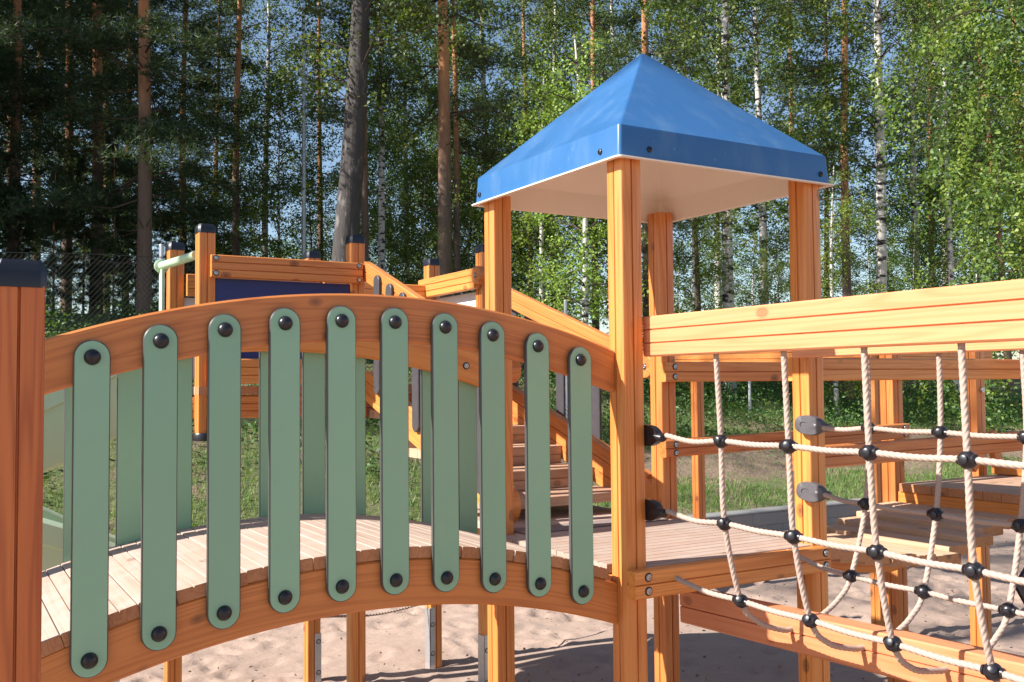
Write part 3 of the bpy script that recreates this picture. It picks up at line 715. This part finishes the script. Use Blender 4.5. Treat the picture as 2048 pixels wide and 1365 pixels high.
def birch_meshes(tag, h=14, r=.12, z0=2.0, spread=2.2, nl=1.0, leaf='birchleaf', lean=(0, 0), bark='birchbark', droop=.55, ls=1.0):
    tp = trunk_path(h, lean, .16); m = MB(); m.tube(tp, 1.0, 12, scale=[r*(1.1 if i == 0 else 1-.8*i/13) for i in range(14)]); Cs = []; Mi = []
    z = z0
    while z < h*.98:
        k = (z-z0)/(h-z0); prof = math.sin(math.pi*min(1, .18+.8*k))**.7
        for q in range(random.randint(2, 3)):
            an = RNG.uniform(0, 6.283); L = spread*prof*RNG.uniform(.45, 1.2); dr = np.array([math.cos(an), math.sin(an), 0]); rise = RNG.uniform(.3, 1.0)
            p0 = at_z(tp, z); ts = np.linspace(0, 1, 7); pts = np.array([p0+dr*L*t+np.array([0, 0, L*(rise*t-.75*t*t*droop)])+RNG.normal(size=3)*.04*L*t for t in ts])
            m.tube(pts, .5, 5, scale=[.032*(1-.85*t) for t in ts], mi=1)
            for s_ in range(int(4.4*L)+1):
                t = RNG.uniform(.22, 1.04); c = np.array([np.interp(t, ts, pts[:, i]) for i in range(3)])+RNG.normal(size=3)*np.array([.26, .26, .20])
                sl_ = RNG.uniform(.15, .9)*droop; nn = int(RNG.uniform(16, 52)*nl*(.6+.6*sl_)); hh = RNG.uniform(0, 1, nn); rad = RNG.uniform(.05, .15)
                Cs.append(c+np.stack([RNG.normal(size=nn)*rad+hh*RNG.normal()*.16, RNG.normal(size=nn)*rad+hh*RNG.normal()*.16, -hh*sl_+RNG.normal(size=nn)*rad*.7], 1))
                Mi.append(np.full(nn, RNG.choice([0, 0, 1, 1, 2] if leaf != 'brightleaf' else [0, 0, 0, 2, 2])))  # each clump draws the base
        z += RNG.uniform(.22, .45)
    C = np.vstack(Cs); n = len(C); A = rdir(n); A[:, 2] = A[:, 2]*.6-.45; A /= np.linalg.norm(A, axis=1)[:, None]; B = perp(A)
    s_ = RNG.uniform(.026, .048, (n, 1))*ls
    return m.mesh(tag+'_trunk', [M[bark], M['twig']]), quad_mesh(tag+'_crown', C, A*s_, B*s_*.72, [M[leaf], M['birchleaf_dark'], M['birchleaf_light']], mi=np.concatenate(Mi))

def campos(u, D):
    """ground point seen in column u at depth D (used only to choose where the trees grow)"""
    X = (u-1024)/1954.8*D; x = X*cR[0]+D*cF[0]; y = X*cR[1]+D*cF[1]; return x, y, float(bank_z(x, y))
def tree(kind, meshes, xyz, label, group=None, rz=0, s=1.0, sz=None):
    t = thing(kind, label, 'tree', xyz, group); t.rotation_euler = (0, 0, rz); t.scale = (s, s, sz or s)
    link('trunk', meshes[0], t); link('crown', meshes[1], t); return t
def copy_tree(src, xyz, label, group=None, rz=0, s=1.0, sz=None):
    c = src.copy(); COL.objects.link(c); c.location = xyz; c.rotation_euler = (0, 0, rz); c.scale = (s, s, sz or s); c['label'] = label
    if group: c['group'] = group
    elif 'group' in c: del c['group']
    for ch in src.children:
        d = ch.copy(); COL.objects.link(d); d.parent = c
    return c
def faceview(dx):
    """rotation that turns a tree modelled leaning along +x towards the image right (dx>0)"""
    return -YAW if dx > 0 else -YAW+math.pi

# front-row trees, each its own build
tree('pine_tree', pine_meshes('pine_a', 15, .165, 4.4, 2.5, .9), campos(889, 19.5), 'tall straight pine with orange upper trunk rising behind the stair rail')
tree('broadleaf_tree', birch_meshes('dark_a', 14, .27, 4.6, 3.0, 1.1, 'birchleaf', (1.0, .2), 'darkbark', .5), campos(672, 17.5), 'thick dark grey leaning tree trunk left of the tall pine', rz=-YAW)
tree('pine_tree', pine_meshes('pine_b', 15, .15, 2.4, 3.0, 1.35, 'spruceleaf'), campos(286, 18.5), 'dark shaded pine with thick trunk above the chain-link fence')
tree('birch_tree', birch_meshes('birch_a', 15, .145, 4.2, 2.6, 1.1), campos(1458, 20), 'stout white birch seen under the blue roof right of the back post')
tree('birch_tree', birch_meshes('birch_b', 16, .135, 5.2, 2.4, .9, lean=(.45, 0)), campos(1757, 21), 'tall slim white birch with dark bands right of the blue roof', rz=-YAW)
tree('pine_tree', pine_meshes('pine_c', 15, .12, 4.5, 2.0, .8), campos(1699, 22.5), 'slim brown pine just left of the banded white birch')
tree('birch_tree', birch_meshes('birch_c', 6.6, .075, .6, 1.5, 1.7, 'brightleaf', ls=.8), campos(1166, 17.5), 'young bright green birch in the gap between the tower posts')
tree('birch_tree', birch_meshes('birch_d', 14, .11, 2.0, 2.6, 1.6, 'birchleaf', droop=1.7), campos(2075, 17), 'weeping birch with long hanging sprays at the right picture edge')
tree('pine_tree', pine_meshes('pine_d', 14, .10, 4.2, 2.0, .9, lean=(-.7, 0)), campos(2018, 25), 'thin orange pine leaning left above the long net beam', rz=-YAW)
P_ = [o for o in COL.objects if o.name.startswith('pine_tree')]; B_ = [o for o in COL.objects if o.name.startswith('birch_tree')]
pa, pb, pc, pdn = P_[:4]; ba, bb, bc, bd = B_[:4]
copy_tree(pc, campos(730, 21.5), 'slim pine standing close right of the thick dark leaning trunk', rz=2.1, s=.8, sz=1.0)
copy_tree(pc, campos(914, 26), 'thin orange-brown pine close behind the tall straight pine', rz=4.0, s=.85, sz=1.05)
copy_tree(bb, campos(762, 25), 'thin pale birch between the dark leaning trunk and the tall pine', rz=1.2, s=.75, sz=1.0)
copy_tree(pa, campos(1298, 27), 'orange pine trunk showing just behind the peak of the blue roof', rz=3.0, s=.9, sz=1.2)
copy_tree(pc, campos(1192, 29), 'orange pine trunk left of the roof peak, high among the leaves', rz=5.0, s=1.0, sz=1.2)
copy_tree(bb, campos(1912, 24), 'thin grey birch between the banded birch and the right picture edge', rz=2.6, s=.6, sz=1.0)
copy_tree(pb, campos(22, 21), 'dark pine at the far left picture edge behind the capped post', rz=2.0, s=.9)
copy_tree(pc, campos(472, 27), 'reddish slim pine trunk above the navy panel', rz=1.0, s=1.0)
G1 = 'dark conifers shading the left of the woods'; G2 = 'slim trees in the woods behind the playground'
L1 = 'dark conifer in the shaded woods left of the rear platform'; 
for i, (u, D) in enumerate([(-60, 24), (130, 27), (70, 31), (365, 29), (190, 24), (20, 28), (250, 33), (-160, 20), (210, 38), (-90, 33), (430, 36)]):
    copy_tree((pb, pb, pa)[i % 3], campos(u, D), L1, G1, rz=i*1.7, s=.85+.3*((i*37) % 10)/10)
spr = tree('pine_tree', pine_meshes('spruce_a', 15, .15, .9, 2.9, 2.4, 'spruceleaf'), (-6.2, 24.6, float(bank_z(-6.2, 24.6))), L1, G1, s=.85)
# conifers outside the frame on the left, which shade the dark side of the woods
for i, (x, y) in enumerate([(-4.5, 20.5), (-2.2, 21.2), (-5.6, 22.2), (-8, 21.5), (-1.5, 24), (-4, 26), (-10.5, 23)]):
    copy_tree(spr, (x, y, float(bank_z(x, y))), L1, G1, rz=i*2.3, s=1.02+.06*(i % 3))
for i, (u, D) in enumerate([(40, 21), (105, 19.5), (165, 22), (225, 20.5), (330, 22.5), (395, 24), (-20, 19), (270, 25)]):
    copy_tree(spr, campos(u, D), 'low dark spruce sapling in the shade behind the wire fence', 'spruce saplings behind the wire fence', rz=i*1.3, s=.15+.02*(i % 3), sz=.17+.03*(i % 4))
tall = tree('pine_tree', pine_meshes('pine_tall', 18, .16, 10.8, 2.5, .5, dead=False), (-6.5, 9.9, float(bank_z(-6.5, 9.9))), 'tall pine beyond the left side of the playground', 'tall pines left of the playground')
for i, (x, y) in enumerate([(-6.2, 15.2), (-6.8, 6.9)]):
    copy_tree(tall, (x, y, float(bank_z(x, y))), tall['label'], tall['group'], rz=i*1.4, s=.92+.06*i)
LB = 'leafy birch in the woods behind the playground'; LP = 'pine with bare lower trunk in the woods behind the playground'
for i, (u, D, k, s) in enumerate([
    (530, 31, 'b', .9), (640, 33, 'p', 1.0), (815, 31, 'b', .95), (970, 32, 'b', 1.0),
    (1060, 36, 'p', 1.1), (1110, 31, 'b', 1.05), (1240, 34, 'b', 1.15), (1340, 30, 'b', 1.0), (1400, 36, 'p', 1.1), (1530, 28, 'b', 1.0), (1590, 34, 'p', 1.1), (1650, 30, 'p', .95),
    (1840, 30, 'b', 1.0), (1870, 34, 'p', 1.1), (1960, 31, 'b', 1.05), (2050, 33, 'p', 1.1), (2180, 31, 'p', 1.0),
    (900, 44, 'b', 1.2), (1440, 45, 'b', 1.3), (1900, 44, 'b', 1.3), (2090, 42, 'b', 1.3)]):
    src = ((ba, bb, bd)[i % 3] if k == 'b' else (pa, pc, pdn)[i % 3])
    copy_tree(src, campos(u, D), LB if k == 'b' else LP, G2+(', birches' if k == 'b' else ', pines'), rz=i*2.4, s=s)
copy_tree(bc, campos(1085, 18.5), 'bushy light green birch sapling left of the young bright birch', rz=2.0, s=.9)
copy_tree(bc, campos(1240, 19), 'bright birch sapling partly hidden by the near tower post', rz=4.0, s=.85)
copy_tree(bc, campos(1385, 18.5), 'low green birch sapling under the roof left of the stout birch', rz=1.0, s=.7)
copy_tree(bc, campos(1672, 19), 'low green birch sapling right of the right tower post', rz=3.3, s=.75)
copy_tree(bc, campos(940, 30), 'light green sapling behind the left tower post', rz=3.0, s=.8)

yb_t = tree('birch_tree', birch_meshes('birch_e', 7.5, .05, .6, 1.9, 1.3, 'birchleaf', ls=.95), campos(560, 27), 'young green birch among the taller trees behind the play platform', 'young birches filling the woods')
for i, (u, D, q) in enumerate([(450, 29, .9), (620, 31, .9), (705, 28, .7), (850, 27, .7), (965, 28, .9), (390, 31, .8), (250, 30, .8), (140, 33, .9), (1010, 33, 1.0), (1300, 27, .8), (1560, 26, .7), (1740, 27, .8), (1830, 25, .6), (1960, 27, .7), (780, 36, 1.0)]):
    copy_tree(yb_t, campos(u, D), yb_t['label'], yb_t['group'], rz=i*1.9, s=q, sz=q*(.75+.1*(i % 5)))

for i, (u, D) in enumerate([(470, 40), (560, 46), (650, 42), (740, 48), (830, 41), (930, 46), (1020, 40), (1110, 47), (1270, 42), (1360, 39), (1430, 47), (1510, 41), (1600, 44), (1690, 40), (1780, 46), (1870, 42), (1990, 44)]):
    copy_tree(yb_t, campos(u, D), yb_t['label'], yb_t['group'], rz=i*2.7, s=1.0+.07*(i % 4), sz=.62+.09*(i % 4))
# undergrowth on the bank
def dirt(x, y):
    az = np.arctan2(x, y); return ((az > .48) & (y > 10.0+.35*np.sin(x*2.3)) & (y < 11.6)) | ((az < .45) & (np.sin(x*2.1+y)*np.cos(y*1.3-x) > .35))
n = 95000; gx_ = RNG.uniform(-3, 20, n); gy_ = 8.98+RNG.gamma(1.4, 2.2, n); keep = (gy_ < 22) & (~dirt(gx_, gy_) | (RNG.random(n) < .08)); gx_, gy_ = gx_[keep], gy_[keep]
C = np.stack([gx_, gy_, bank_z(gx_, gy_)-.01], 1); n = len(C)
A = np.stack([RNG.normal(size=n)*.35, RNG.normal(size=n)*.35, np.ones(n)], 1)*RNG.uniform(.035, .10, (n, 1)); B = np.stack([RNG.normal(size=n), RNG.normal(size=n), np.zeros(n)], 1); B = B/np.linalg.norm(B, axis=1)[:, None]*.006
go = link('grass', quad_mesh('grass', C, A, B, M['grass'], True)); go['kind'] = 'stuff'
Cs = []
for k in range(2300):
    x = RNG.uniform(-4, 22); y = RNG.uniform(10.0, 21)
    if dirt(np.array(x), np.array(y)): continue
    if math.atan2(x, y) > .5 and y < 11.3+.5*math.sin(x*1.7): continue
    if math.atan2(x, y) < .5 and y < 12.2+.8*math.sin(x*1.1) and RNG.random() < .8: continue
    if math.sin(x*1.9+1.3*math.sin(y*1.1))*math.cos(y*1.6) < -.25: continue
    nn = RNG.integers(45, 110); r = RNG.uniform(.18, .5); hh = RNG.uniform(.10, .62)*(.65+.5*abs(math.sin(x*.9+y)))
    q = RNG.normal(size=(nn, 3))*np.array([r, r, .5*hh]); q[:, 2] = abs(q[:, 2])+.04
    q[:, 0] += x; q[:, 1] += y; q[:, 2] += bank_z(q[:, 0], q[:, 1]); Cs.append(q)
C = np.vstack(Cs); n = len(C); A = rdir(n); A[:, 2] *= .5; A /= np.linalg.norm(A, axis=1)[:, None]; s_ = RNG.uniform(.018, .042, (n, 1))
uo = link('undergrowth', quad_mesh('undergrowth', C, A*s_, perp(A)*s_*.6, M['weeds'])); uo['kind'] = 'stuff'

n = 1500; lx_ = RNG.uniform(-.5, 11, n); ly_ = RNG.uniform(3.0, 8.7, n); lz_ = np.full(n, G+.008)
C = np.stack([lx_, ly_, lz_], 1); A = rdir(n); A[:, 2] *= .3; s_ = RNG.uniform(.006, .018, (n, 1)); M['litter'] = mat_leaf('dry_leaves', (.10, .055, .03), (.16, .10, .045), (.24, .19, .07), .1)
lo_ = link('leaf_litter', quad_mesh('leaf_litter', C, A*s_, perp(A)*s_*.55, M['litter'])); lo_['kind'] = 'stuff'

# ------------------------------------------------------------------ fence and lamp
fe = thing('wire_fence', 'grey chain-link fence with slim steel posts along the bank', 'fence', (4, 13, 0))
def fpt(x): y = 12.5+.05*x; return x, y, float(bank_z(x, y))
m = MB(); w3 = [(.0026, 0), (-.0013, .0023), (-.0013, -.0023)]
for i in range(int((9+3.5)/.06)):
    for sgn in (1, -1):
        xa = -3.5+.06*i; H = 1.85; xb = xa+sgn*H*.9
        if not -3.6 < xb < 9.1: continue
        a = fpt(xa); b_ = fpt(xb); m.sweep(w3, [(a[0], a[1], a[2]+.03), ((a[0]+b_[0])/2, (a[1]+b_[1])/2, (a[2]+b_[2])/2+H/2), (b_[0], b_[1], b_[2]+H)], (0, 1, 0), cap=False)
for hh in (.95, 1.86): m.sweep([(x*2, y*2) for x, y in w3], [(fpt(x)[0], fpt(x)[1], fpt(x)[2]+hh) for x in np.arange(-3.5, 9.2, 1)], (0, 0, 1), cap=False)
part('wire_mesh', m, M['fence'], fe)
for u in (-120, 322, 730, 1134, 1500):
    xx = 0
    for _ in range(20):
        x_, y_, z_ = fpt(xx); D = x_*cF[0]+y_*cF[1]; X = x_*cR[0]+y_*cR[1]; xx += ((u-1024)/1954.8*D-X)*.9
    x_, y_, z_ = fpt(xx); pm = MB().tube([(x_, y_+.03, z_-.2), (x_, y_+.03, z_+2.0)], .027, 10); pm.lathe([(.03, 0), (.02, .02)], (x_, y_+.03, z_+2.0), n=10); part('fence_post', pm, M['steel'], fe)
lx, ly, lz = campos(607, 24)
la = thing('lamp_post', 'tall pale steel lamp post between thin trees left of the dark trunk', 'lamp post', (lx, ly, lz))
part('pole', MB().tube([(lx, ly, lz-.2), (lx, ly, lz+3), (lx, ly, lz+8.2)], .055, 12, scale=[1.1, 1, .7]), M['steel'], la)
lm = MB(); lm.bar((lx-.05, ly, lz+8.2), (lx+.55, ly, lz+8.28), rect(.09, .035, .01)); part('lamp_head', lm, M['steel'], la)
